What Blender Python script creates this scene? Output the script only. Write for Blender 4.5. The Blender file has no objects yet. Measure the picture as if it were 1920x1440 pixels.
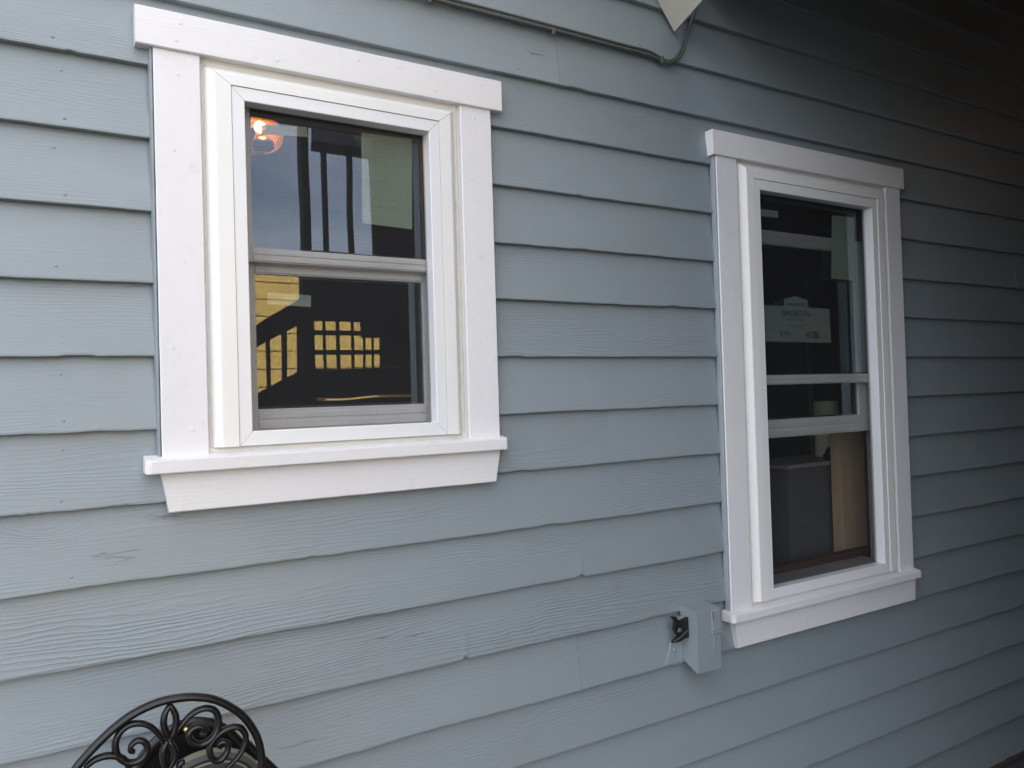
import bpy, bmesh, math, random
from mathutils import Vector, Matrix, noise
random.seed(7)
sc = bpy.context.scene
R = math.radians
Z0 = 1.60                      # eye height; heights below are written relative to it
CAM = Vector((0.0, -1.73, Z0))
RC = ((0.8570076521, 0.5149971800, 0.0177704477),
      (-0.5144296885, 0.8570528733, -0.0286787010),
      (-0.0299996634, 0.0154362203, 0.9994307096))
F = 1450.0 / 1920.0
# ------------------------------------------------------------------ camera
cd = bpy.data.cameras.new('camera'); cam = bpy.data.objects.new('camera', cd)
sc.collection.objects.link(cam); sc.camera = cam
cd.sensor_width = 36; cd.lens = F * 36; cd.clip_start = 0.02; cd.clip_end = 500
cam.matrix_world = Matrix(((RC[0][0], RC[0][2], -RC[0][1], CAM.x),
                           (RC[1][0], RC[1][2], -RC[1][1], CAM.y),
                           (RC[2][0], RC[2][2], -RC[2][1], CAM.z), (0, 0, 0, 1)))
# ------------------------------------------------------------------ world, sun, exposure
SUN_EL, SUN_AZ = 42.0, 12.0     # the sun stands behind the house, so this wall is in open shade
w = bpy.data.worlds.new('World'); sc.world = w; w.use_nodes = True
nt = w.node_tree; nt.nodes.clear()
N = nt.nodes.new
out = N('ShaderNodeOutputWorld'); bg = N('ShaderNodeBackground'); sky = N('ShaderNodeTexSky')
sky.sky_type = 'NISHITA'; sky.sun_disc = False
sky.sun_elevation = R(SUN_EL); sky.sun_rotation = R(SUN_AZ)
sky.air_density = 1.0; sky.dust_density = 2.5
tc = N('ShaderNodeTexCoord'); mp = N('ShaderNodeMapping'); mp.inputs['Scale'].default_value = (1.6, 1.6, 3.6)
ns = N('ShaderNodeTexNoise'); ns.inputs['Scale'].default_value = 2.6; ns.inputs['Detail'].default_value = 7
rp = N('ShaderNodeValToRGB'); rp.color_ramp.elements[0].position = .30; rp.color_ramp.elements[1].position = .66
rp.color_ramp.elements[0].color = (.22,)*3 + (1,); rp.color_ramp.elements[1].color = (.92,)*3 + (1,)
mx = N('ShaderNodeMix'); mx.data_type = 'RGBA'; mx.inputs['B'].default_value = (8.8, 8.9, 9.3, 1)
bg.inputs['Strength'].default_value = 0.1
lk = nt.links.new
lk(tc.outputs['Generated'], mp.inputs[0]); lk(mp.outputs[0], ns.inputs['Vector']); lk(ns.outputs['Fac'], rp.inputs[0])
lk(rp.outputs[0], mx.inputs['Factor']); lk(sky.outputs[0], mx.inputs['A']); lk(mx.outputs['Result'], bg.inputs[0]); lk(bg.outputs[0], out.inputs[0])
sd = bpy.data.lights.new('sun', 'SUN'); sd.energy = 5.0; sd.angle = R(.5); sd.color = (1, .95, .86)
sun = bpy.data.objects.new('sun', sd); sc.collection.objects.link(sun)
sv = Vector((math.sin(R(SUN_AZ))*math.cos(R(SUN_EL)), math.cos(R(SUN_AZ))*math.cos(R(SUN_EL)), math.sin(R(SUN_EL))))
sun.rotation_euler = sv.to_track_quat('Z', 'Y').to_euler(); sun.location = (0, 6, 12)
vs = sc.view_settings; vs.view_transform = 'Standard'; vs.look = 'None'; vs.gamma = 1; vs.use_curve_mapping = False
vs.exposure = 2.03

# ------------------------------------------------------------------ helpers
def at(px, py, Y):
    """the point of the plane y = Y seen at a place measured in the photograph (1920 x 1440)"""
    d = ((px-960)/1450., 1., -(py-720)/1450.)
    v = [sum(RC[i][j]*d[j] for j in range(3)) for i in range(3)]
    s = (Y - CAM.y)/v[1]
    return Vector((v[0]*s, Y, v[2]*s + Z0))
def mir(px, py, D):
    """a thing seen mirrored in the glass stands as far in front of it as it seems to be behind"""
    p = at(px, py, D); return Vector((p.x, -D, p.z))
def link(o, parent=None):
    sc.collection.objects.link(o)
    if parent: o.parent = parent
    return o
def thing(name, label, cat, loc=(0, 0, 0), group=None):
    o = bpy.data.objects.new(name, None); o.location = loc; o.empty_display_size = .1
    link(o); o['label'] = label; o['category'] = cat
    if group: o['group'] = group
    return o
def obj(name, bm, mats, parent=None, smooth=False, label=None):
    me = bpy.data.meshes.new(name)
    bmesh.ops.recalc_face_normals(bm, faces=bm.faces)
    bm.to_mesh(me); bm.free()
    for m in (mats if isinstance(mats, (list, tuple)) else [mats]): me.materials.append(m)
    if smooth:
        for p in me.polygons: p.use_smooth = True
    o = bpy.data.objects.new(name, me); link(o)
    if parent:
        o.parent = parent; o.matrix_parent_inverse = Matrix.Translation(-Vector(abs_loc(parent)))
    if label: o['label'] = label
    return o
def abs_loc(o):
    v = Vector(o.location)
    return v
def struct(o): o['kind'] = 'structure'; return o
def tag(o, label, cat, group=None):
    o['label'] = label; o['category'] = cat
    if group: o['group'] = group
    return o
def B(): return bmesh.new()
def box(bm, x0, x1, y0, y1, z0, z1, bev=0, mi=0):
    vs_ = [bm.verts.new((x, y, z)) for x in (x0, x1) for y in (y0, y1) for z in (z0, z1)]
    fs = [(0,1,3,2),(4,6,7,5),(0,4,5,1),(2,3,7,6),(0,2,6,4),(1,5,7,3)]
    F_ = [bm.faces.new([vs_[i] for i in f]) for f in fs]
    for f in F_: f.material_index = mi
    if bev:
        bmesh.ops.recalc_face_normals(bm, faces=F_)
        bmesh.ops.bevel(bm, geom=list({e for f in F_ for e in f.edges}), offset=bev, segments=2, profile=.6, affect='EDGES', material=mi)
    return bm
def prism(bm, poly, y0, y1, bev=0, mi=0):
    """polygon of (x, z) points extruded from y0 to y1"""
    a = [bm.verts.new((x, y0, z)) for x, z in poly]; b = [bm.verts.new((x, y1, z)) for x, z in poly]
    n = len(poly); F_ = [bm.faces.new(a), bm.faces.new(b[::-1])]
    for i in range(n): F_.append(bm.faces.new((a[i], b[i], b[(i+1) % n], a[(i+1) % n])))
    for f in F_: f.material_index = mi
    if bev:
        bmesh.ops.recalc_face_normals(bm, faces=F_)
        bmesh.ops.bevel(bm, geom=list({e for f in F_ for e in f.edges}), offset=bev, segments=2, profile=.6, affect='EDGES', material=mi)
    return bm
def slab(bm, pts, thick):
    """flat polygon of 3-D points given thickness along its normal"""
    pts = [Vector(p) for p in pts]; n = (pts[1]-pts[0]).cross(pts[2]-pts[0]).normalized()*thick
    a = [bm.verts.new(p) for p in pts]; b = [bm.verts.new(p+n) for p in pts]; k = len(pts)
    bm.faces.new(a); bm.faces.new(b[::-1])
    for i in range(k): bm.faces.new((a[i], b[i], b[(i+1) % k], a[(i+1) % k]))
    return bm
def smoothpath(pts, sub=6):
    pts = [Vector(p) for p in pts]; o = []
    for i in range(len(pts)-1):
        p0 = pts[max(i-1, 0)]; p1 = pts[i]; p2 = pts[i+1]; p3 = pts[min(i+2, len(pts)-1)]
        for k in range(sub):
            t = k/sub
            o.append(.5*((2*p1)+(p2-p0)*t+(2*p0-5*p1+4*p2-p3)*t*t+(3*p1-p0-3*p2+p3)*t**3))
    o.append(pts[-1]); return o
def tube(bm, pts, r, seg=8, flat=1.0, mi=0):
    """round bar along a path; r is a number or a list; flat squeezes it along y"""
    n = len(pts); rr = r if isinstance(r, (list, tuple)) else [r]*n; rings = []
    for i, p in enumerate(pts):
        t = (pts[min(i+1, n-1)]-pts[max(i-1, 0)]).normalized()
        ref = Vector((0, 1, 0)) if abs(t.y) < .9 else Vector((1, 0, 0))
        u = t.cross(ref).normalized(); v = t.cross(u).normalized()
        rings.append([bm.verts.new(p + u*math.cos(a)*rr[i] + v*math.sin(a)*rr[i]*flat) for a in [2*math.pi*k/seg for k in range(seg)]])
    for i in range(n-1):
        for k in range(seg):
            bm.faces.new((rings[i][k], rings[i][(k+1) % seg], rings[i+1][(k+1) % seg], rings[i+1][k])).material_index = mi
    bm.faces.new(rings[0]).material_index = mi; bm.faces.new(rings[-1][::-1]).material_index = mi
    return bm
def lathe(bm, c, prof, seg=24, axis='Z'):
    rings = []
    for r, h in prof:
        ring = []
        for k in range(seg):
            a = 2*math.pi*k/seg
            d = Vector((r*math.cos(a), r*math.sin(a), h)) if axis == 'Z' else Vector((r*math.cos(a), h, r*math.sin(a)))
            ring.append(bm.verts.new(Vector(c)+d))
        rings.append(ring)
    for i in range(len(rings)-1):
        for k in range(seg): bm.faces.new((rings[i][k], rings[i][(k+1) % seg], rings[i+1][(k+1) % seg], rings[i+1][k]))
    bm.faces.new(rings[0]); bm.faces.new(rings[-1][::-1]); return bm

# ------------------------------------------------------------------ materials
def mat(name, col, rough=.6, metal=0, spec=.5):
    m = bpy.data.materials.new(name); m.use_nodes = True
    b = m.node_tree.nodes['Principled BSDF']
    b.inputs['Base Color'].default_value = (*col, 1); b.inputs['Roughness'].default_value = rough
    b.inputs['Metallic'].default_value = metal; b.inputs['Specular IOR Level'].default_value = spec
    return m
def nn(m, t): return m.node_tree.nodes.new(t)
def ll(m, a, b): m.node_tree.links.new(a, b)
def mth(m, op, a, b=None, clamp=False):
    n = nn(m, 'ShaderNodeMath'); n.operation = op; n.use_clamp = clamp
    for i, v in enumerate((a, b)):
        if v is None: continue
        if isinstance(v, (int, float)): n.inputs[i].default_value = v
        else: ll(m, v, n.inputs[i])
    return n.outputs[0]
def ramp(m, src, p0, p1, c0=(0, 0, 0), c1=(1, 1, 1)):
    r = nn(m, 'ShaderNodeValToRGB'); e = r.color_ramp.elements
    e[0].position = p0; e[1].position = p1; e[0].color = (*c0, 1); e[1].color = (*c1, 1)
    ll(m, src, r.inputs[0]); return r.outputs[0]
def noise_tex(m, vec, scale, detail=2, rough=.5, dist=0):
    n = nn(m, 'ShaderNodeTexNoise'); n.inputs['Scale'].default_value = scale; n.inputs['Detail'].default_value = detail
    n.inputs['Roughness'].default_value = rough; n.inputs['Distortion'].default_value = dist; ll(m, vec, n.inputs['Vector']); return n.outputs['Fac']
def mapping(m, vec, sc_, loc=(0, 0, 0)):
    n = nn(m, 'ShaderNodeMapping'); n.inputs['Scale'].default_value = sc_; n.inputs['Location'].default_value = loc
    ll(m, vec, n.inputs['Vector']); return n.outputs[0]
def mixc(m, fac, a, b, mode='MIX'):
    n = nn(m, 'ShaderNodeMix'); n.data_type = 'RGBA'; n.blend_type = mode
    for k, v in (('Factor', fac), ('A', a), ('B', b)):
        if isinstance(v, (int, float)): n.inputs[k].default_value = v
        elif isinstance(v, tuple): n.inputs[k].default_value = (*v, 1)
        else: ll(m, v, n.inputs[k])
    return n.outputs['Result']

def painted_wood(name, col, along='X', grain=1.0, rough=.42, dirt=.10, ring=1.0, coat=0.0, col2=None, lump=.55):
    """painted sawn wood: rings and knots telegraph through the paint; grain differs from piece to piece"""
    m = mat(name, col, rough); b = m.node_tree.nodes['Principled BSDF']
    geo = nn(m, 'ShaderNodeNewGeometry'); oi = nn(m, 'ShaderNodeObjectInfo')
    pos = geo.outputs['Position']
    off = nn(m, 'ShaderNodeCombineXYZ')
    ll(m, mth(m, 'MULTIPLY', oi.outputs['Random'], 37.0), off.inputs['Y'])
    ll(m, mth(m, 'MULTIPLY', oi.outputs['Random'], 91.0), off.inputs['X' if along == 'X' else 'Z'])
    add = nn(m, 'ShaderNodeVectorMath'); add.operation = 'ADD'; ll(m, pos, add.inputs[0]); ll(m, off.outputs[0], add.inputs[1])
    P = add.outputs[0]
    A, C = (1, 1) if False else (None, None)
    def S(a, c): return (a, 1, c) if along == 'X' else (c, 1, a)
    # warped height above the board's edge: cathedral figure, swirling near knots
    warp = noise_tex(m, mapping(m, P, S(1.1, 7)), 1.0, 2, .5)
    warp2 = noise_tex(m, mapping(m, P, S(6, 30)), 1.0, 4, .6)
    sep = nn(m, 'ShaderNodeSeparateXYZ'); ll(m, P, sep.inputs[0])
    h = sep.outputs['Z' if along == 'X' else 'X']
    hh = mth(m, 'ADD', mth(m, 'ADD', h, mth(m, 'MULTIPLY', warp, .085)), mth(m, 'MULTIPLY', warp2, .020))
    # knots
    vor = nn(m, 'ShaderNodeTexVoronoi'); vor.inputs['Scale'].default_value = 1.0; ll(m, mapping(m, P, S(2.2, 5.2)), vor.inputs['Vector'])
    kn = ramp(m, vor.outputs['Distance'], 0.0, .20, (1, 1, 1), (0, 0, 0))
    hh = mth(m, 'ADD', hh, mth(m, 'MULTIPLY', kn, .035))
    rings = mth(m, 'SINE', mth(m, 'MULTIPLY', hh, 2*math.pi/.0080*ring))
    rings = mth(m, 'POWER', mth(m, 'ADD', mth(m, 'MULTIPLY', rings, .5), .5), 3.0)
    fine = noise_tex(m, mapping(m, P, S(14, 620)), 1.0, 3, .6, .3)
    cell = noise_tex(m, mapping(m, P, S(32, 260)), 1.0, 2, .6, .5)
    amp = ramp(m, noise_tex(m, mapping(m, P, S(1.6, 9.5), (3, 5, 1)), 1.0, 3, .55), .42, .66)
    blob = noise_tex(m, mapping(m, P, (30, 30, 30)), 1.0, 3, .6)
    H = mth(m, 'ADD', mth(m, 'MULTIPLY', mth(m, 'ADD', mth(m, 'MULTIPLY', rings, .75), mth(m, 'MULTIPLY', fine, .65)), mth(m, 'ADD', mth(m, 'MULTIPLY', mth(m, 'MULTIPLY', amp, mth(m, 'ADD', mth(m, 'MULTIPLY', mth(m, 'POWER', oi.outputs['Random'], 3.0), 1.05), .28)), 1.0), .10)), mth(m, 'MULTIPLY', cell, .32))
    H = mth(m, 'ADD', H, mth(m, 'MULTIPLY', blob, lump))
    # drying cracks, a few, long and thin
    ck = noise_tex(m, mapping(m, P, S(2.6, 55), (9, 2, 4)), 1.0, 4, .6, .8)
    ckm = ramp(m, mth(m, 'ABSOLUTE', mth(m, 'SUBTRACT', ck, .5)), 0.0, .007, (1, 1, 1), (0, 0, 0))
    ckr = ramp(m, noise_tex(m, mapping(m, P, S(3.2, 12), (1, 8, 2)), 1.0, 2, .5), .69, .75)
    crack = mth(m, 'MULTIPLY', ckm, ckr)
    H = mth(m, 'SUBTRACT', H, mth(m, 'MULTIPLY', crack, 1.2))
    bp = nn(m, 'ShaderNodeBump'); bp.inputs['Strength'].default_value = 1.0; bp.inputs['Distance'].default_value = .00095*grain
    ll(m, H, bp.inputs['Height']); ll(m, bp.outputs[0], b.inputs['Normal'])
    # colour: faint board-to-board change, weathering, darker cracks
    c2 = col2 or tuple(x*.86 for x in col)
    tone = noise_tex(m, mapping(m, P, S(2.0, 7)), 1.0, 4, .6)
    c = mixc(m, mth(m, 'MULTIPLY', ramp(m, tone, .35, .75), .55), col, c2)
    c = mixc(m, mth(m, 'MULTIPLY', oi.outputs['Random'], dirt), c, tuple(x*.72 for x in col))
    sp = noise_tex(m, mapping(m, P, (160, 160, 160)), 1.0, 2, .5)
    c = mixc(m, mth(m, 'MULTIPLY', ramp(m, sp, .70, .76), .35), c, tuple(min(1, x*1.25) for x in col))
    if lump > 1:
        gr = ramp(m, noise_tex(m, mapping(m, P, (22, 22, 22), (4, 4, 4)), 1.0, 5, .65), .60, .80)
        c = mixc(m, mth(m, 'MULTIPLY', gr, .34), c, (.50, .43, .33))
    else:
        gr = ramp(m, noise_tex(m, mapping(m, P, (5, 5, 2.2), (4, 4, 4)), 1.0, 5, .65), .48, .78)
        c = mixc(m, mth(m, 'MULTIPLY', gr, .22), c, (.22, .225, .215))
    c = mixc(m, mth(m, 'MULTIPLY', crack, .55), c, tuple(x*.45 for x in col))
    ll(m, c, b.inputs['Base Color'])
    ll(m, mth(m, 'ADD', rough-.07, mth(m, 'MULTIPLY', tone, .18)), b.inputs['Roughness'])
    return m

M = {}
BLUE = (.260, .300, .322)
M['blue'] = painted_wood('blue_grey_paint', BLUE, 'X', 1.0, .40, .24)
M['blue_flat'] = painted_wood('blue_grey_paint_smooth', BLUE, 'Z', .25, .42)
M['white_x'] = painted_wood('white_trim_paint', (.755, .745, .75), 'X', .42, .42, .04, .8, col2=(.71, .68, .685), lump=2.2)
M['white_z'] = painted_wood('white_trim_paint_upright', (.755, .745, .757), 'Z', .36, .42, .04, .8, col2=(.71, .69, .71), lump=2.6)
M['sheath'] = mat('sheathing_board', (.12, .10, .08), .9)
def vinyl(name, col, rough=.32):
    m = mat(name, col, rough); b = m.node_tree.nodes['Principled BSDF']
    g = nn(m, 'ShaderNodeNewGeometry')
    n = noise_tex(m, mapping(m, g.outputs['Position'], (6, 6, 6)), 1.0, 4, .6)
    ll(m, mixc(m, mth(m, 'MULTIPLY', ramp(m, n, .45, .8), .35), col, tuple(x*.90 for x in col)), b.inputs['Base Color'])
    n2 = noise_tex(m, mapping(m, g.outputs['Position'], (40, 40, 40)), 1.0, 2, .5)
    bp = nn(m, 'ShaderNodeBump'); bp.inputs['Distance'].default_value = .0003; bp.inputs['Strength'].default_value = .5
    ll(m, n2, bp.inputs['Height']); ll(m, bp.outputs[0], b.inputs['Normal']); return m
M['vinyl'] = vinyl('white_vinyl', (.76, .76, .77)); M['vinyl_cream'] = vinyl('cream_white_vinyl', (.79, .78, .762))
M['sash'] = vinyl('white_sash_vinyl', (.68, .67, .665))
M['track'] = vinyl('jamb_track', (.36, .355, .355))
M['caulk'] = vinyl('old_caulk', (.66, .635, .58), .6)
M['groove'] = mat('dark_spacer', (.10, .09, .10), .8)  # even dark colour of the spacer bars
def glass_mat():
    m = bpy.data.materials.new('window_glass'); m.use_nodes = True; t = m.node_tree; t.nodes.clear()
    o = nn(m, 'ShaderNodeOutputMaterial'); tr = nn(m, 'ShaderNodeBsdfTransparent'); tr.inputs[0].default_value = (.90, .93, .91, 1)
    gl = nn(m, 'ShaderNodeBsdfGlossy'); gl.inputs['Roughness'].default_value = 0.0; gl.inputs[0].default_value = (.72, .82, .95, 1)
    fr = nn(m, 'ShaderNodeFresnel'); fr.inputs[0].default_value = 2.55
    g = nn(m, 'ShaderNodeNewGeometry'); n = noise_tex(m, mapping(m, g.outputs['Position'], (3.5, 3.5, 2)), 1.0, 1, .4)
    bp = nn(m, 'ShaderNodeBump'); bp.inputs['Distance'].default_value = .0013; bp.inputs['Strength'].default_value = 1
    ll(m, n, bp.inputs['Height']); ll(m, bp.outputs[0], gl.inputs['Normal'])
    mixn = nn(m, 'ShaderNodeMixShader'); ll(m, mth(m, 'MULTIPLY', fr.outputs[0], mth(m, 'SUBTRACT', 1.0, g.outputs['Backfacing'])), mixn.inputs[0]); ll(m, tr.outputs[0], mixn.inputs[1]); ll(m, gl.outputs[0], mixn.inputs[2])
    ll(m, mixn.outputs[0], o.inputs[0]); return m
M['glass'] = glass_mat()
def screen_mat():
    m = bpy.data.materials.new('insect_mesh'); m.use_nodes = True; t = m.node_tree; t.nodes.clear()
    o = nn(m, 'ShaderNodeOutputMaterial'); tr = nn(m, 'ShaderNodeBsdfTransparent'); df = nn(m, 'ShaderNodeBsdfDiffuse'); df.inputs[0].default_value = (.05, .05, .052, 1)
    g = nn(m, 'ShaderNodeNewGeometry'); s = nn(m, 'ShaderNodeSeparateXYZ'); ll(m, g.outputs['Position'], s.inputs[0])
    a = mth(m, 'SINE', mth(m, 'MULTIPLY', s.outputs['X'], 2*math.pi/.0031)); c = mth(m, 'SINE', mth(m, 'MULTIPLY', s.outputs['Z'], 2*math.pi/.0031))
    wv = mth(m, 'MAXIMUM', a, c)
    n1 = noise_tex(m, mapping(m, g.outputs['Position'], (8, 8, 260)), 1.0, 2, .5); n2 = noise_tex(m, mapping(m, g.outputs['Position'], (260, 8, 8)), 1.0, 2, .5)
    f = mth(m, 'ADD', mth(m, 'ADD', .18, mth(m, 'MULTIPLY', wv, .10)), mth(m, 'ADD', mth(m, 'MULTIPLY', n1, .16), mth(m, 'MULTIPLY', n2, .10)), True)
    mixn = nn(m, 'ShaderNodeMixShader'); ll(m, f, mixn.inputs[0]); ll(m, tr.outputs[0], mixn.inputs[1]); ll(m, df.outputs[0], mixn.inputs[2])
    ll(m, mixn.outputs[0], o.inputs[0]); return m
M['screen'] = screen_mat()
def noisy(name, col, rough=.7, scale=12, amt=.35, bump=.001, metal=0, stretch=(1, 1, 1)):
    m = mat(name, col, rough, metal); b = m.node_tree.nodes['Principled BSDF']
    g = nn(m, 'ShaderNodeNewGeometry'); v = mapping(m, g.outputs['Position'], tuple(scale*s for s in stretch))
    n = noise_tex(m, v, 1.0, 5, .6)
    ll(m, mixc(m, mth(m, 'MULTIPLY', ramp(m, n, .3, .75), amt), col, tuple(x*.45 for x in col)), b.inputs['Base Color'])
    bp = nn(m, 'ShaderNodeBump'); bp.inputs['Distance'].default_value = bump; ll(m, n, bp.inputs['Height']); ll(m, bp.outputs[0], b.inputs['Normal'])
    return m
M['beam_cream'] = noisy('cream_beam_paint', (.72, .69, .58), .6, 9, .22)
M['rust'] = noisy('rusty_edge', (.20, .10, .06), .8, 40)
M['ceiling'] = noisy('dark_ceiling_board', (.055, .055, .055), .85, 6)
M['cable'] = noisy('painted_cable', (.10, .11, .10), .45, 30, .3, .0002)
M['iron'] = noisy('black_cast_iron', (.007, .006, .0065), .33, 160, .3, .0004)
M['brass'] = mat('brass', (.7, .5, .2), .3, 1)
M['blackwood'] = noisy('dark_stained_wood', (.034, .026, .021), .8, 8, .7, .001, 0, (1, 1, 6))
M['greywood'] = noisy('grey_weathered_wood', (.30, .30, .34), .8, 8, .3)
M['yellow'] = noisy('yellow_house_paint', (.95, .60, .15), .8, 1.2, .12)
M['asphalt'] = noisy('ground_concrete', (.085, .082, .08), .9, 5, .4)
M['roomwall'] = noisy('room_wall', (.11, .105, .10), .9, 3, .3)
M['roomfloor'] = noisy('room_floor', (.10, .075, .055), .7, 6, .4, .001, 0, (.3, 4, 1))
M['stud'] = noisy('bare_pine', (.50, .37, .245), .7, 26, .45, .0006, 0, (1, 1, .12))
M['redwood'] = noisy('red_brown_wood', (.10, .045, .03), .7, 20, .4, .0006)
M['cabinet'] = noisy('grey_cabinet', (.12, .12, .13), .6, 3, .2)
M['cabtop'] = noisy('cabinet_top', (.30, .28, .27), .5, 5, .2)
M['cream'] = noisy('cream_roll', (.95, .90, .66), .7, 12, .25)
M['black'] = noisy('black_plastic', (.012, .012, .013), .45, 30)
M['doorwhite'] = noisy('interior_white_trim', (.42, .43, .39), .6, 4, .15)
M['shingle'] = noisy('roof_shingle', (.06, .055, .055), .95, 20)
M['cloth'] = None

# ================================================================== the setting
gb = B(); box(gb, -70, 70, -90, 60, -.3, 0); struct(obj('ground', gb, M['asphalt']))

# ---- the house wall: every siding board is a part
house = thing('house_wall', 'blue grey painted clapboard wall of a house with two white trimmed windows', 'wall', (1.5, 0, 0))
rows = {0: .1023, 1: .2527, 2: .4007, 3: .5518, 4: .7043, 5: .8507, -1: -.0475, -2: -.1975, -3: -.3493, -4: -.5012, -5: -.654, -6: -.8065}
for k in range(6, 16): rows[k] = .8507 + (k-5)*.1500
for k in range(-7, -13, -1): rows[k] = -.8065 + (k+6)*.1510
X_L, X_R = -1.3, 5.2
notches = {(-4): [(1.2405, .012, .013)], (-5): [(.88, .004, .010)], (-6): [(1.05, .004, .006)]}
def board(k, x0, x1, seed):
    za = rows[k] + Z0; zb = rows.get(k+1, rows[k]+.15) + Z0 + .007
    bm = B(); L = x1-x0; n = max(4, int(L/.011)); tilt = random.uniform(-.0010, .0010); rough_e = random.choice((.7, 1.1, 1.5, 2.2)) if k < 0 else .8
    prof = []
    cols = []
    for i in range(n+1):
        x = x0 + L*i/n
        e = noise.noise(Vector((x*3.2, seed*7.1, 0)))*.0022*rough_e + noise.noise(Vector((x*17, seed*3.3, 4)))*.0011*rough_e + abs(noise.noise(Vector((x*42, seed, 9))))*.0009*rough_e
        if noise.noise(Vector((x*9, seed*5, 30))) > .46: e += .0022
        for (nx, nw, nh) in notches.get(k, []):
            d = abs(x-nx)/nw
            if d < 1: e += nh*(1-d)**1.3
        z = za + e; fy = tilt + noise.noise(Vector((x*2.1, seed, 12)))*.0012
        t = (zb-z)
        cols.append([bm.verts.new(c) for c in ((x, .0235, z+.0006), (x, .0022+fy, z), (x, .0004+fy, z+.0012), (x, .0002+fy, z+.0045), (x, .0102+fy*.5, z+t*.5), (x, .0200, zb), (x, .0245, zb))])
    m_ = len(cols[0])
    for i in range(n):
        for j in range(m_-1): bm.faces.new((cols[i][j], cols[i+1][j], cols[i+1][j+1], cols[i][j+1]))
        bm.faces.new((cols[i][-1], cols[i+1][-1], cols[i+1][0], cols[i][0]))
    bm.faces.new(cols[0][::-1]); bm.faces.new(cols[-1])
    return bm
WIN = {'L': dict(o=(.262, .930, -.100, .716), rows=range(-2, 4)), 'R': dict(o=(1.862, 2.690, -.690, .724), rows=range(-5, 4))}
joints = {5: [1.222], 7: [2.45], 9: [1.9], -6: [1.232], -3: [], -2: [1.36], -7: [2.02], 8: [.7], -8: [.8, 3.0], -10: [1.6], 4: [-.5], 1: [], -4: [-.62, 3.1], 6: [2.05], 10: [3.2, .2], -5: [-.3], -9: [2.4], 2: [3.6], 0: [3.9], 12: [1.1, 3.3]}
nb = 0
for k in sorted(rows):
    if rows[k]+Z0 < -.05: continue
    cuts = []
    for wn in WIN.values():
        if k in wn['rows']: cuts.append(wn['o'][:2])
    segs = []; x = X_L
    for a, b in sorted(cuts): segs.append((x, a)); x = b
    segs.append((x, X_R))
    fin = []
    for a, b in segs:
        js = [j for j in joints.get(k, []) if a+.05 < j < b-.05]; xs = [a]+sorted(js)+[b]
        for i in range(len(xs)-1): fin.append((xs[i]+(.0003 if i else 0), xs[i+1]-(.0003 if i < len(xs)-2 else 0)))
    for a, b in fin:
        nb += 1; obj('siding_board', board(k, a, b, nb), M['blue'], house, smooth=False)
# sheathing behind, with the two openings
sb = B(); ox = [(X_L, .285), (.285, .905), (.905, 1.886), (1.886, 2.745), (2.745, X_R)]
for i, (a, b) in enumerate(ox):
    if i == 1: box(sb, a, b, .0255, .12, 0, Z0-.105); box(sb, a, b, .0255, .12, Z0+.72, 4.1)
    elif i == 3: box(sb, a, b, .0255, .12, 0, Z0-.695); box(sb, a, b, .0255, .12, Z0+.728, 4.1)
    else: box(sb, a, b, .0255, .12, 0, 4.1)
obj('sheathing', sb, M['sheath'], house)
# upper storey, rear, gable ends and roof: out of the picture, they keep the low sun off this side
ub = B(); box(ub, X_L, X_R, .02, .12, 4.1, 7.6); obj('upper_wall', ub, M['blue_flat'], house)
ub = B(); box(ub, X_L-.12, X_L-.005, .02, 6, 0, 7.6); box(ub, X_R+.005, X_R+.12, .02, 6, 0, 7.6); box(ub, X_L, X_R, 5.9, 6, 0, 7.6); obj('outer_wall', ub, M['blue_flat'], house)
ub = B(); slab(ub, [(X_L-.4, .0, 7.55), (X_R+.4, .0, 7.55), (X_R+.4, 3.1, 8.9), (X_L-.4, 3.1, 8.9)], .12)
slab(ub, [(X_L-.4, 3.1, 8.9), (X_R+.4, 3.1, 8.9), (X_R+.4, 6.3, 7.5), (X_L-.4, 6.3, 7.5)], .12); obj('roof', ub, M['shingle'], house)
# nails: painted-over heads, slightly sunk or proud, in pairs over the studs
nbm = B()
for k in rows:
    for sx in (-.62, .03, 1.10, 1.52, 2.95, 3.36, 3.9):
        for dz in (.022, .118):
            if random.random() < .22: continue
            x = sx + random.uniform(-.012, .012); z = rows[k]+Z0+dz+random.uniform(-.006, .006)
            if z < .1: continue
            y = .0195*(z-rows[k]-Z0)/.15
            s = random.uniform(.0024, .0034)
            lathe(nbm, (x, y+.0002, z), [(s*1.25, .0008), (s*1.15, -.0008), (s*.8, -.0016), (s*.35, -.0014)], 8, 'Y')
o = obj('nail_heads', nbm, M['blue_flat'], house, smooth=True); o['kind'] = 'stuff'

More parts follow.
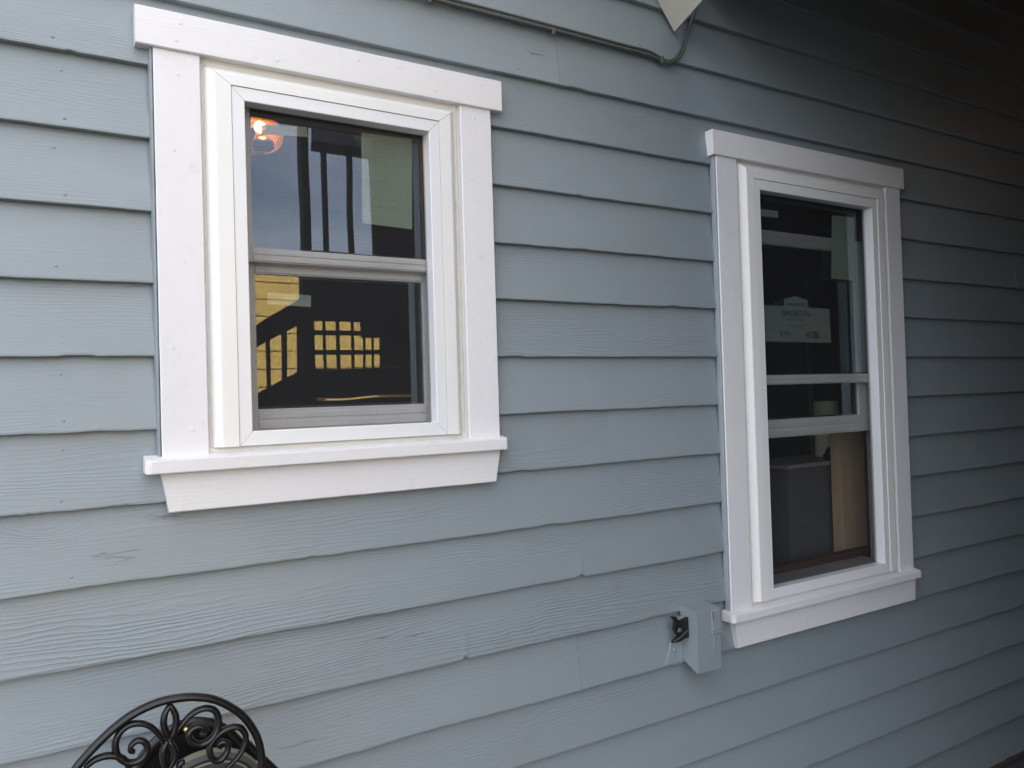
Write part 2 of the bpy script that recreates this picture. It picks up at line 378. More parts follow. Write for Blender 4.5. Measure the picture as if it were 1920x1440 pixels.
# ================================================================== windows
def mitre_frame(name, x0, x1, z0, z1, prof, mats, parent, sx=(1, 1), sz=(1, 1), no_bottom=False):
    """four mitred lengths of one profile: prof = list of (inset, y); returns the objects"""
    corners = [(x0, z0, sx[0], 0 if no_bottom else sz[0]), (x1, z0, -sx[1], 0 if no_bottom else sz[0]), (x1, z1, -sx[1], -sz[1]), (x0, z1, sx[0], -sz[1])]
    res = []
    for s in range(4):
        if no_bottom and s == 0: continue
        a = corners[s]; b = corners[(s+1) % 4]; bm = B()
        A = []; Bv = []
        g = .0005
        for (u, y) in prof:
            pa = Vector((a[0]+a[2]*u, y, a[1]+a[3]*u)); pb = Vector((b[0]+b[2]*u, y, b[1]+b[3]*u))
            d = (pb-pa).normalized()*g
            A.append(bm.verts.new(pa+d)); Bv.append(bm.verts.new(pb-d))
        for i in range(len(prof)-1): bm.faces.new((A[i], Bv[i], Bv[i+1], A[i+1]))
        bm.faces.new((A[-1], Bv[-1], Bv[0], A[0])); bm.faces.new(A); bm.faces.new(Bv[::-1])
        res.append(obj(name, bm, mats, parent))
    return res
def caulk_strip(p0, p1, wd, y0, y1, m, parent, seed=0):
    """uneven bead of caulk between two (x, z) points"""
    bm = B(); n = 60; a = Vector((p0[0], 0, p0[1])); b = Vector((p1[0], 0, p1[1])); d = (b-a); nrm = Vector((-d.z, 0, d.x)).normalized()
    cols = []
    for i in range(n+1):
        t = i/n; p = a+d*t; q = 1+.45*noise.noise(Vector((t*14, seed, 1)))+.3*noise.noise(Vector((t*45, seed, 3)))
        w_ = wd*q/2
        cols.append([bm.verts.new((*(p+nrm*s*w_).xz, )) if False else bm.verts.new(((p+nrm*s*w_).x, yy, (p+nrm*s*w_).z)) for s, yy in ((-1, y1), (-.6, y0+(y1-y0)*.3), (0, y0), (.6, y0+(y1-y0)*.3), (1, y1))])
    for i in range(n):
        for j in range(4): bm.faces.new((cols[i][j], cols[i+1][j], cols[i+1][j+1], cols[i][j+1]))
    return obj('caulk_bead', bm, m, parent, smooth=True)
def wavy_box(bm, x0, x1, y0, y1, z0, z1, amp=.0006, seed=0, lo=None, hi=None):
    """long flat board with eased, slightly uneven arrises; lo/hi shift the lower corners inward"""
    horiz = (x1-x0) > (z1-z0); L = (x1-x0) if horiz else (z1-z0); n = max(8, int(L/.02)); cols = []
    for i in range(n+1):
        t = i/n; e = [noise.noise(Vector((t*L*22, seed, j*5)))*amp for j in range(4)]
        b = .0022
        if horiz:
            x = x0+L*t
            zb, zt = z0+e[0], z1+e[1]
            sect = [(y1, zb), (y0+b, zb), (y0, zb+b), (y0+e[2]*.4, (zb+zt)/2), (y0, zt-b), (y0+b, zt), (y1, zt)]
            def X(z):
                if lo is None: return x
                f = (z1-z)/(z1-z0); return x + f*(lo*(1-t) - hi*t)
            cols.append([bm.verts.new((X(z), y, z)) for y, z in sect])
        else:
            z = z0+L*t; xa, xb = x0+e[0], x1+e[1]
            sect = [(y1, xa), (y0+b, xa), (y0, xa+b), (y0+e[2]*.4, (xa+xb)/2), (y0, xb-b), (y0+b, xb), (y1, xb)]
            cols.append([bm.verts.new((x, y, z)) for y, x in sect])
    m_ = 7
    for i in range(n):
        for j in range(m_): bm.faces.new((cols[i][j], cols[i+1][j], cols[i+1][(j+1) % m_], cols[i][(j+1) % m_]))
    bm.faces.new(cols[0]); bm.faces.new(cols[-1][::-1]); return bm

def window(label, g):
    wx0, wx1 = g['leg'][0], g['leg'][3]
    t = thing('sash_window', label, 'window', ((wx0+wx1)/2, 0, Z0+g['sill'][2]))
    z = lambda v: v+Z0
    # casings
    h = g['head']; bm = wavy_box(B(), h[0], h[1], -.021, .012, z(h[2]), z(h[3]), .0006, 1); obj('head_casing', bm, M['white_x'], t)
    for i in (0, 2):
        bm = wavy_box(B(), g['leg'][i], g['leg'][i+1], -.0130, .012, z(g['sill'][3]-.004), z(h[2]+.001), .0006, 3+i); obj('side_casing', bm, M['white_z'], t)
    s = g['sill']; bm = B()   # sill with sloping top and clipped ends
    c = .009
    prism(bm, [(s[0], z(s[2])), (s[1], z(s[2])), (s[1], z(s[3])), (s[0], z(s[3]))], -.040, .004)
    for v in bm.verts:
        if v.co.y < -.03:
            v.co.z -= .002; v.co.x += c if v.co.x < (s[0]+s[1])/2 else -c
    # ends square for most of their depth, clipped only at the nose
    bm.free(); bm = B()
    pl = [(s[0], .010), (s[0], -.031), (s[0]+c, -.0405), (s[1]-c, -.0405), (s[1], -.031), (s[1], .010)]
    lo_ = [bm.verts.new((x, y, z(s[2]))) for x, y in pl]; hi_ = [bm.verts.new((x, y, z(s[3])+(.007 if y > 0 else -.002 if y < -.035 else 0))) for x, y in pl]
    bm.faces.new(lo_); bm.faces.new(hi_[::-1])
    for i in range(6): bm.faces.new((lo_[i], lo_[(i+1) % 6], hi_[(i+1) % 6], hi_[i]))
    bmesh.ops.recalc_face_normals(bm, faces=bm.faces)
    bmesh.ops.bevel(bm, geom=list(bm.edges), offset=.0018, segments=2, affect='EDGES')
    obj('sill', bm, M['white_x'], t)
    a = g['apron']; bm = wavy_box(B(), a[0], a[1], -.0150, .012, z(a[4]), z(a[5]), .0005, 9, a[2]-a[0], a[1]-a[3]); obj('apron', bm, M['white_x'], t)
    # frame: sloping outer lip, flat face, then the stepped inner band
    f = g['frame']; op = g['open']
    wl, wr, wt = g['band']
    S1 = .05; up = [(0, .010), (0, -.001), (.003, -.006), (.017, -.0175), (.020, -.0180), (S1, -.0180), (S1+.0002, -.0140), (S1+.0006, .010)]
    mitre_frame('window_frame', f[0], f[1], z(f[2]), z(f[3]), up, M['vinyl_cream'], t, (wl/S1, wr/S1), (1, wt/S1), True)
    S2 = .03; inn = [(0, .010), (0, -.0150), (.0012, -.0158), (S2-.0015, -.0158), (S2, -.0145), (S2, .022), (S2-.004, .022)]
    i0, i1, j0, j1 = f[0]+wl+.0012, f[1]-wr-.0012, f[2]+.0006, f[3]-wt-.0012
    mitre_frame('frame_stop', i0, i1, z(j0), z(j1), inn, M['vinyl'], t, ((op[0]-i0)/S2, (i1-op[1])/S2), ((op[2]-j0)/S2, (j1-op[3])/S2))
    # jamb liner with its tracks
    jx0, jx1, jz0, jz1 = op[0]-.006, op[1]+g.get('jr', .024), op[2]-.006, op[3]+.02
    jb = B()
    for xa, xb in ((jx0-.02, jx0), (jx1, jx1+.02)): box(jb, xa, xb, .0235, .0755, z(jz0), z(jz1))
    box(jb, op[1]+.0005, jx1-.0005, .0222, .0250, z(jz0), z(jz1)); box(jb, jx0-.02, jx1+.02, .0235, .13, z(jz1), z(jz1)+.03); box(jb, jx0-.02, jx1+.02, .0235, .13, z(jz0)-.03, z(jz0))
    for xx, sgn in ((jx0, 1), (jx1, -1)):
        for y in (.0265, .0490, .0720): 
            q = sorted((xx, xx+sgn*.0085)); box(jb, q[0], q[1], y, y+.0035, z(jz0)+.001, z(jz1)-.001)
    obj('jamb_liner', jb, M['track'], t)
    # insect screen
    b = B(); v = [b.verts.new(q) for q in ((op[0]-.003, .0165, z(op[2])-.003), (op[1]+.003, .0165, z(op[2])-.003), (op[1]+.003, .0165, z(op[3])+.003), (op[0]-.003, .0165, z(op[3])+.003))]; b.faces.new(v)
    t['_'] = 0; del t['_']
    scr = obj('insect_screen', b, M['screen'], t)
    def sash(name, zlo, zhi, y, gx0, gx1, gzlo, gzhi):
        d = .019; e = B()
        box(e, jx0+.002, gx0, y, y+d, z(zlo), z(zhi), .0012); fr = obj(name, e, M['sash'], t)
        e = B(); box(e, gx1, jx1-.002, y, y+d, z(zlo), z(zhi), .0012); obj('sash_stile', e, M['sash'], fr)
        for za, zb_, nm in ((zlo, gzlo, 'bottom_rail'), (gzhi, zhi, 'top_rail')):
            e = B(); box(e, gx0+.0003, gx1-.0003, y+.0004, y+d, z(za), z(zb_), .0012)
            hgt = zb_-za
            if hgt > .02:
                box(e, gx0+.0006, gx1-.0006, y-.0030, y+.0010, z(za)+hgt*.10, z(za)+hgt*.42, .0006)
                box(e, gx0+.0006, gx1-.0006, y-.0018, y+.0010, z(za)+hgt*.56, z(za)+hgt*.80, .0006)
            obj(nm, e, M['sash'], fr)
        e = B(); box(e, gx0-.002, gx1+.002, y+.008, y+.0105, z(gzlo)-.002, z(gzhi)+.002)
        pn = obj('pane', e, M['glass'], fr)
        e = B()   # dark spacer bar round the sealed unit
        for (xa, xb, za, zb_) in ((gx0, gx0+.005, gzlo, gzhi), (gx1-.005, gx1, gzlo, gzhi), (gx0+.005, gx1-.005, gzhi-.005, gzhi), (gx0+.005, gx1-.005, gzlo, gzlo+.005)):
            box(e, xa, xb, y+.0106, y+.0180, z(za), z(zb_))
        obj('spacer_bar', e, M['groove'], fr)
        return fr
    u = g['upper']; us = sash('upper_sash', u[0], u[1], .029, u[2], u[3], u[4], u[5])
    l = g['lower']; ls = sash('lower_sash', l[0], l[1], .0535, l[2], l[3], l[4], l[5])
    # caulk: blue where it was painted with the wall, cream round the frame
    caulk_strip((g['leg'][0]-.0035, z(s[3])), (g['leg'][0]-.0035, z(h[2])), .0095, -.0112, .006, M['blue_flat'], t, 1)
    caulk_strip((g['leg'][3]+.0035, z(s[3])), (g['leg'][3]+.0035, z(h[2])), .009, -.0035, .006, M['blue_flat'], t, 2)
    caulk_strip((f[0]-.004, z(s[3])), (f[0]-.004, z(h[2])), .010, -.0025, .004, M['caulk'], t, 3)
    caulk_strip((f[1]+.004, z(s[3])), (f[1]+.004, z(h[2])), .012, -.0060, .004, M['caulk'], t, 4)
    caulk_strip((f[0]-.006, z(h[2]-.002)), (f[1]+.006, z(h[2]-.002)), .020, -.0040, .004, M['caulk'], t, 5)
    caulk_strip((f[0]-.012, z(s[3]+.007)), (f[1]+.012, z(s[3]+.007)), .030, -.0070, .008, M['caulk'], t, 6)
    bk = B(); gl_, gr_ = g['leg'][1], g['leg'][2]
    box(bk, gl_-.02, f[0]+.004, .0005, .0235, z(s[3]-.01), z(h[2]+.01)); box(bk, f[1]-.004, gr_+.02, .0005, .0235, z(s[3]-.01), z(h[2]+.01))
    box(bk, f[0]+.0045, f[1]-.0045, -.0022, .0235, z(f[3]-.006), z(h[2]+.01)); box(bk, f[0]+.0045, f[1]-.0045, -.0022, .0095, z(s[3]-.004), z(f[2]+.010))
    obj('backer_strip', bk, M['caulk'], t)
    # nails in the trim
    e = B()
    pts = [(g['leg'][0]+.03+random.uniform(-.01, .03), z(q), -.0130) for q in g['nz']] + [(g['leg'][2]+.03+random.uniform(-.005, .03), z(q+.02), -.0130) for q in g['nz']]
    pts += [(h[0]+q*(h[1]-h[0]), z(h[2]+.02+(i % 2)*.038), -.021) for i, q in enumerate((.09, .10, .33, .55, .78, .93))]
    pts += [(a[0]+q*(a[1]-a[0]), z(a[4]+.05-(i % 2)*.02), -.015) for i, q in enumerate((.08, .35, .66, .93))]
    for (x, zz, y) in pts: lathe(e, (x, y, zz), [(.0042, .0006), (.0036, -.0007), (.0016, -.0001), (.0006, .0003)], 9, 'Y')
    n_ = obj('nail_heads', e, M['white_z'], t, smooth=True); n_['kind'] = 'stuff'
    return t, us, ls
gL = dict(leg=(.1975, .2885, .9035, .9925), head=(.1645, 1.0215, .7370, .8160), sill=(.1640, 1.0040, -.1350, -.1060),
          apron=(.1950, .9900, .2085, .9745, -.2175, -.1355), frame=(.297, .889, -.0905, .7215), open=(.377, .8145, -.0590, .6555), band=(.0515, .0465, .0360),
          upper=(.3150, .672, .3965, .8225, .3470, .663), lower=(-.062, .326, .4050, .8170, -.0130, .2930), nz=(.69, .53, .30, .12, -.05))
gR = dict(leg=(1.7975, 1.8885, 2.6650, 2.7530), head=(1.7790, 2.7680, .7300, .8085), sill=(1.7765, 2.7610, -.7150, -.6890),
          apron=(1.8100, 2.7580, 1.8185, 2.7500, -.8030, -.7145), frame=(1.9065, 2.6600, -.6760, .7225), open=(1.9880, 2.5750, -.6440, .6430), band=(.0540, .0540, .0450),
          upper=(.0110, .660, 2.005, 2.612, .0430, .653), lower=(-.1680, .535, 2.010, 2.560, -.1070, .487), nz=(.69, .40, .10, -.2, -.5), jr=.062)
winL, usL, lsL = window('square white trimmed double hung window with the lower sash closed, above the iron chair', gL)
winR, usR, lsR = window('tall white trimmed window with its lower sash pushed up and a maker label on the glass', gR)

# ------------------------------------------------------------------ stickers on the panes (parts of their sash)
def paper(name, col, alpha):
    m = bpy.data.materials.new(name); m.use_nodes = True; t = m.node_tree; t.nodes.clear()
    o = nn(m, 'ShaderNodeOutputMaterial'); tr = nn(m, 'ShaderNodeBsdfTransparent'); df = nn(m, 'ShaderNodeBsdfDiffuse'); df.inputs[0].default_value = (*col, 1)
    tl = nn(m, 'ShaderNodeBsdfTranslucent'); tl.inputs[0].default_value = (*col, 1); a = nn(m, 'ShaderNodeMixShader'); a.inputs[0].default_value = .3
    ll(m, df.outputs[0], a.inputs[1]); ll(m, tl.outputs[0], a.inputs[2])
    mixn = nn(m, 'ShaderNodeMixShader'); mixn.inputs[0].default_value = alpha; ll(m, tr.outputs[0], mixn.inputs[1]); ll(m, a.outputs[0], mixn.inputs[2]); ll(m, mixn.outputs[0], o.inputs[0]); return m
M['cloth'] = paper('pale_hanging_cloth', (.85, .92, .98), .5)
M['cloth'].node_tree.nodes['Mix Shader'].inputs[0].default_value = .75
M['sheet'] = paper('pale_green_sheet', (.74, .80, .70), .92); M['strip'] = paper('clear_strip', (.78, .84, .80), .80)
M['label'] = paper('label_paper', (.58, .63, .60), .92); M['ink'] = mat('label_ink', (.03, .03, .035), .6); M['orange'] = mat('label_orange', (.36, .21, .18), .6)
M['fadeink'] = mat('faded_ink', (.22, .24, .23), .6)
def sheet(bm, q, y, mi=0):
    """thin sheet through (x, z) corners"""
    prism(bm, q, y, y+.0004, mi=mi); return bm
def text_into(bm, s, x, z, size, y, mi, xs=1.0):
    cu = bpy.data.curves.new('txt', 'FONT'); cu.body = s; cu.size = size; cu.align_x = 'CENTER'; cu.align_y = 'CENTER'
    ob = bpy.data.objects.new('txt', cu); sc.collection.objects.link(ob)
    dg = bpy.context.evaluated_depsgraph_get(); me = bpy.data.meshes.new_from_object(ob.evaluated_get(dg))
    me.transform(Matrix(((xs, 0, 0, x), (0, 0, 1, y), (0, 1, 0, z), (0, 0, 0, 1))))
    n0 = len(bm.faces); bm.from_mesh(me); bm.faces.ensure_lookup_table()
    for f in bm.faces[n0:]: f.material_index = mi
    bpy.data.objects.remove(ob); bpy.data.meshes.remove(me); bpy.data.curves.remove(cu)
def z(v): return v+Z0
YU, YLo = .0400, .0645
b = B(); sheet(b, [(.657, z(.427)), (.787, z(.423)), (.793, z(.650)), (.661, z(.647))], YU+.0001+.0006); obj('glass_sticker', b, M['sheet'], usL, label='large pale green sheet sticker on the upper glass')
b = B(); sheet(b, [(.424, z(.607)), (.530, z(.617)), (.528, z(.640)), (.424, z(.629))], YU+.0007); obj('glass_sticker', b, M['strip'], usL, label='narrow clear strip sticker at the top of the glass')
b = B(); sheet(b, [(.434, z(.226)), (.534, z(.223)), (.535, z(.250)), (.435, z(.254))], YLo+.0007); obj('glass_sticker', b, M['strip'], lsL, label='narrow clear strip sticker on the lower glass')
b = B(); sheet(b, [(2.050, z(.576)), (2.138, z(.578)), (2.140, z(.600)), (2.050, z(.600))], YU+.0007); obj('glass_sticker', b, M['strip'], usR, label='narrow strip sticker near the top left')
b = B(); sheet(b, [(2.408, z(.386)), (2.540, z(.384)), (2.552, z(.618)), (2.424, z(.614))], YU+.0007); obj('glass_sticker', b, M['sheet'], usR, label='large pale sheet sticker on the upper glass')
# the maker's label: a strip with a gabled crest
b = B(); lx0, lx1, lz0, lz1 = 2.052, 2.394, z(.157), z(.278); cx = 2.214
sheet(b, [(lx0, lz0), (lx1, lz0-.002), (lx1-.004, lz1-.002), (cx+.060, lz1-.001), (cx+.060, z(.302)), (cx, z(.314)), (cx-.060, z(.302)), (cx-.060, lz1), (lx0, lz1)], YU+.0007)
yt = YU+.0003
text_into(b, 'welcome', cx, z(.287), .026, yt, 1); text_into(b, 'SIMONTON', cx, z(.252), .028, yt, 1)
for dz, hw in ((.236, .052), (.230, .046)): sheet(b, [(cx-hw, z(dz)), (cx+hw, z(dz)), (cx+hw, z(dz)+.0016), (cx-hw, z(dz)+.0016)], yt, 3)
sheet(b, [(cx-.045, z(.218)), (cx, z(.207)), (cx+.045, z(.218)), (cx+.045, z(.216)), (cx, z(.205)), (cx-.045, z(.216))], yt, 3)
text_into(b, '8010 8', 2.150, z(.184), .019, yt, 1)
for dz in (.176, .171): sheet(b, [(2.130, z(dz)), (2.170, z(dz)), (2.170, z(dz)+.001), (2.130, z(dz)+.001)], yt, 3)
for dz, a_ in ((.187, 2.262), (.179, 2.254), (.171, 2.262)): sheet(b, [(a_, z(dz)), (2.290, z(dz)), (2.290, z(dz)+.003), (a_, z(dz)+.003)], yt, 1)
for qa in range(2):
    sheet(b, [(2.294, z(.170)), (2.330, z(.166)), (2.334, z(.172)), (2.326, z(.192)), (2.306, z(.196)), (2.294, z(.190))], yt+qa*0, 2) if qa == 0 else None
obj('glass_label', b, [M['label'], M['ink'], M['orange'], M['fadeink']], usR, label='wide maker label with a gabled crest and dark lettering')

# ================================================================== rooms behind the windows
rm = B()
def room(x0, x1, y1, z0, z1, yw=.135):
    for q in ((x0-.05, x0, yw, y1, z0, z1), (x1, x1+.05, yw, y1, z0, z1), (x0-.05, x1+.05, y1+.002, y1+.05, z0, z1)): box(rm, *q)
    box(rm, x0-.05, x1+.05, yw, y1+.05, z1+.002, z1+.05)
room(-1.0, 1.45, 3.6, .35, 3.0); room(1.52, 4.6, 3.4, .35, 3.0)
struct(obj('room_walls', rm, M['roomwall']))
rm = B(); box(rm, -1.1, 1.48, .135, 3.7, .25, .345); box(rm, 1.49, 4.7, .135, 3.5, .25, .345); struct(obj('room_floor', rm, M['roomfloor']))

# pine stud and its red-brown neighbour inside the open lower half of the tall window
p0 = at(1579, 950, .19); p1 = at(1630, 1046, .19)
b = B(); box(b, p0.x, p0.x+.150, .19, .235, .35, at(1600, 792, .19).z, .002); tag(obj('pine_stud', b, M['stud']), 'bare pine board standing upright inside the open right hand window', 'board')
b = B(); box(b, p0.x+.152, p0.x+.190, .18, .24, .35, 1.60, .002); tag(obj('wood_stop', b, M['redwood']), 'thin red brown wooden strip beside the bare pine board', 'strip')
b = B(); box(b, 1.97, 2.74, .135, .175, z(-.665), z(-.628), .002); tag(obj('window_stool', b, M['redwood']), 'brown wooden ledge inside along the bottom of the open window', 'ledge')
# grey cabinet with an overhanging top
q0 = at(1477, 880, .26); q1 = at(1582, 1050, .26)
cb = thing('cabinet', 'grey cabinet with an overhanging top inside the open right window', 'cabinet', ((q0.x+q1.x)/2, .9, .35))
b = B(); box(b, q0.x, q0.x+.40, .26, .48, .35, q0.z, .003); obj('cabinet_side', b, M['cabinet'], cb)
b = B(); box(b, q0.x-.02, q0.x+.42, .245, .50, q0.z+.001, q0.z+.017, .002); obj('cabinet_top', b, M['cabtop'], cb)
# cream roll standing on the cabinet, dark bundle beside it
r0 = at(1556, 868, .37); r1 = at(1556, 752, .37)
b = B(); lathe(b, (r0.x, .38, q0.z+.018), [(.048, 0), (.049, .004), (.049, r1.z-q0.z-.022), (.048, r1.z-q0.z-.018), (.036, r1.z-q0.z-.018), (.034, r1.z-q0.z-.10)], 28); tag(obj('paper_roll', b, M['cream'], smooth=True), 'cream coloured roll standing upright on the grey cabinet', 'roll')
b = B(); lathe(b, (at(1561, 868, .295).x, .295, q0.z+.0175), [(.036, 0), (.040, .014), (.030, .022), (.024, .040), (.008, .052)], 7); tag(obj('cloth_bundle', b, M['black']), 'small black crumpled bundle lying before the cream roll', 'bundle')
b = B(); r2 = at(1532, 640, .9)
tube(b, [Vector((r2.x, .95, .36)), Vector((r2.x, .95, z(.62)))], .012, 10); tag(obj('lamp_pole', b, M['doorwhite'], smooth=True), 'thin pale upright pole behind the cream roll', 'pole')
# stacked boards at the lower left of the open window
for i, (yy, zz) in enumerate(((930, 0), (970, 0), (1010, 0))):
    s0 = at(1450, yy, .9); b = B(); box(b, s0.x-.35, s0.x+.10, .90+.02*i, 1.1, s0.z-.035, s0.z, .003)
    if i == 0: base = s0.z
    tag(obj('plank', b, M['roomfloor']), ('upper', 'middle', 'lowest')[i] + ' of three brown planks stacked left of the grey cabinet', 'plank', 'planks stacked inside the open window')
b = B(); s0 = at(1450, 1010, .9); box(b, s0.x-.33, s0.x+.08, .92, 1.08, .35, s0.z-.036, .003); tag(obj('crate', b, M['roomfloor']), 'brown wooden crate under the planks inside the open window', 'crate')

# warm lamp inside the left room: glowing amber shade over a dark bowl
def emit(name, col, s):
    m = bpy.data.materials.new(name); m.use_nodes = True; bb = m.node_tree.nodes['Principled BSDF']
    bb.inputs['Base Color'].default_value = (*col, 1); bb.inputs['Emission Color'].default_value = (*col, 1); bb.inputs['Emission Strength'].default_value = s; return m
M['bulb'] = emit('lit_bulb', (1, .50, .14), 4.0)
def shade_mat():
    m = bpy.data.materials.new('amber_ribbed_shade'); m.use_nodes = True; bb = m.node_tree.nodes['Principled BSDF']
    bb.inputs['Base Color'].default_value = (.55, .22, .06, 1); bb.inputs['Roughness'].default_value = .4
    return m
M['amber'] = noisy('amber_ribbed_shade', (.50, .20, .05), .6, 30, .2)
lp = at(487, 238, .42)
lamp = thing('ceiling_lamp', 'warm glowing lamp seen in the top left corner of the square window', 'lamp', (lp.x, .42, lp.z))
b = B(); lathe(b, (lp.x, .42, lp.z), [(.003, -.016), (.013, -.010), (.016, 0), (.013, .010), (.003, .016)], 16); obj('bulb', b, M['bulb'], lamp, smooth=True)
b = B()
for i in range(9):   # ribs of the shade behind the bulb
    r_ = .018+.0075*i; pts = [Vector((lp.x-.004+r_*math.cos(a)*1.0, .445+.004*i, lp.z+r_*math.sin(a)*.75)) for a in [R(-100+q*12) for q in range(24)]]
    tube(b, pts, .0060, 8)
obj('shade', b, M['amber'], lamp, smooth=True)
b = B(); lathe(b, (lp.x+.008, .42, lp.z-.045), [(.030, -.012), (.028, .004), (.018, .014), (.005, .018)], 18); obj('bowl', b, M['black'], lamp, smooth=True)
ld = bpy.data.lights.new('lamp_light', 'POINT'); ld.energy = .8; ld.color = (1, .5, .15); ld.shadow_soft_size = .015
lo = bpy.data.objects.new('lamp_light', ld); link(lo); lo.location = (lp.x, .395, lp.z)

# ================================================================== porch roof at upper right
A0 = Vector((1.669, 0, z(1.103))); u = Vector((-.62, 0, .78)).normalized(); v = Vector((-.484, -1.5, .034)).normalized()
n_ = u.cross(v).normalized()
if n_.x > 0: n_ = -n_
pr = thing('porch_roof', 'cream edge board and dark boarded underside of the porch roof over the tall window', 'roof', (3, -1.5, z(1.8)))
def P(a, b_, c=0): return A0 + u*a + v*b_ - n_*c
b = B(); slab(b, [P(0, .008), P(0, 1.5), P(.9, 1.5), P(.9, .008)], .022); obj('edge_board', b, M['beam_cream'], pr)
CZ = 3.42
b = B()
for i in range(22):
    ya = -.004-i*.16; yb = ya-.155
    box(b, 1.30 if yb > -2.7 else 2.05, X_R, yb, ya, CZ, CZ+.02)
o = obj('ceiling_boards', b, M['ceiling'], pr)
for i in range(9):     # unseen boards added to block overhead light, rising to the right
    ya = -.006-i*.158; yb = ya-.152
    b = B(); slab(b, [(1.74, ya, z(1.285)), (1.74, yb, z(1.285)), (4.0, yb, z(1.80)), (4.0, ya, z(1.80))], .02); obj('shade_board', b, M['ceiling'], pr)
b = B(); box(b, 1.2, X_R+.3, -2.7, .0, CZ+.03, CZ+.15); box(b, 2.0, X_R+.3, -3.7, -2.701, CZ+.03, CZ+.15); obj('roof_deck', b, M['shingle'], pr)
b = B(); prism(b, [(A0.x+.02, A0.z+.02), (A0.x-.28, A0.z+.36), (1.36, CZ), (2.3, CZ), (2.0, A0.z+.35)], -.5, -.46) if False else None
b.free()
# ================================================================== cables
def clipm(bm, x, y, zz):
    box(bm, x-.004, x+.004, y-.006, y+.006, zz-.011, zz+.009, .0015)
kz = z(rows[6])
for n2, (dz, yy, r_, lab, off) in enumerate(((-.005, -.0062, .0043, 'lower grey painted cable with clips along the siding lap', 0), (.006, -.0050, .0036, 'upper thinner grey painted cable beside the clipped one', .010))):
    t = thing('cable', lab, 'cable', (1.5, yy, kz), 'painted cables under the porch edge')
    pts = [Vector((-.9, yy, kz+dz-.003))] + [Vector((x, yy+.001*math.sin(x*9+n2), kz+dz-.0012*math.sin((x-.2)*2.4+n2*1.3))) for x in (-.4, -.1, .2, .5, .75, 1.0, 1.25, 1.45, 1.55)]
    pts += [Vector(q) for q in ((1.615-off, yy, kz+dz*.6-.012), (1.652-off, yy-.001, kz+.004), (1.676-off, yy-.002, kz+.032), (1.692-off*.8, yy-.004, kz+.075), (1.712-off*.3, yy-.008, kz+.13), (1.735, yy-.02, kz+.20), (1.76, yy-.04, kz+.30))]
    obj('sheath', tube(B(), smoothpath(pts, 6), r_, 8), M['cable'], t, smooth=True)
    if n2 == 0:
        for x in (.35, .83, 1.200, 1.592):
            e = B(); clipm(e, x, yy, kz+dz-.004); obj('clip', e, M['cable'], t)

# ================================================================== painted box bracket left of the tall window
bx = thing('wall_bracket_box', 'blue grey painted box bracket screwed under the lap beside the tall window', 'bracket', (1.65, 0, z(-.80)))
b = B()
x0, x1, zt, zb_ = 1.601, 1.699, z(-.645), z(-.815)
D_ = .062
# body: box with its back lower corner cut away
L_ = [(.006, zt+.010), (-D_, zt), (-D_, zb_-.010), (.004, z(-.795))]
a_ = [b.verts.new((x0, y, q)) for y, q in L_]; c_ = [b.verts.new((x1, y, q)) for y, q in L_]
b.faces.new(a_); b.faces.new(c_[::-1])
for i in range(4): b.faces.new((a_[i], a_[(i+1) % 4], c_[(i+1) % 4], c_[i]))
bmesh.ops.recalc_face_normals(b, faces=b.faces); bmesh.ops.bevel(b, geom=list(b.edges), offset=.0025, segments=2, affect='EDGES')
obj('box_body', b, M['blue_flat'], bx)
b = B(); box(b, x0+.062, x1-.001, -D_-.0030, -D_+.001, z(-.71), zt-.004, .001); obj('front_plate', b, M['blue_flat'], bx)
b = B(); box(b, x0+.060, x1+.0005, -D_-.006, -D_+.001, z(-.7165), z(-.7105), .001); obj('plate_lip', b, M['blue_flat'], bx)
b = B(); tube(b, smoothpath([Vector((x0+.068, -D_-.001, z(-.719))), Vector((x0+.070, -D_-.001, z(-.735))), Vector((x0+.066, -D_-.001, z(-.758))), Vector((x0+.068, -D_-.001, z(-.772)))], 4), .0016, 6); obj('paint_drip', b, M['blue_flat'], bx, smooth=True)
b = B(); tube(b, [Vector((x0+.064, -D_-.0032, zt-.006)), Vector((x0+.066, -D_-.0034, zt-.03))], .0022, 6); obj('rust_mark', b, M['rust'], bx)
b = B(); prism(b, [(x0-.066, z(-.800)), (x0-.001, z(-.800)), (x0-.001, z(-.735)), (x0-.045, z(-.735))], -.004, .004, .001); obj('screw_tab', b, M['blue_flat'], bx)
b = B(); lathe(b, (x0-.034, -.004, z(-.762)), [(.0065, .001), (.0060, -.002), (.003, -.003), (.001, -.002)], 12, 'Y'); obj('screw', b, M['blue_flat'], bx, smooth=True)
b = B(); box(b, x0-.030, x0-.001, -.022, -.002, z(-.735), z(-.665), .002); obj('side_flange', b, M['blue_flat'], bx)
b = B(); prism(b, [(x0-.066, z(-.652)), (x0-.052, z(-.668)), (x0-.058, z(-.690)), (x0-.045, z(-.712)), (x0-.066, z(-.728)), (x0-.040, z(-.730)), (x0-.001, z(-.722)), (x0-.001, z(-.664)), (x0-.036, z(-.670)), (x0-.048, z(-.655))], -.032, -.0225, .001)
obj('black_clip', b, M['black'], bx)
b = B(); tube(b, smoothpath([Vector((x0-.062, -.034, z(-.724))), Vector((x0-.038, -.036, z(-.715))), Vector((x0-.010, -.036, z(-.700)))], 4), .0016, 6)
tube(b, smoothpath([Vector((x0-.045, -.034, z(-.70))), Vector((x0-.040, -.036, z(-.69))), Vector((x0-.034, -.035, z(-.70)))], 4), .0035, 6); obj('wire', b, M['cable'], bx, smooth=True)

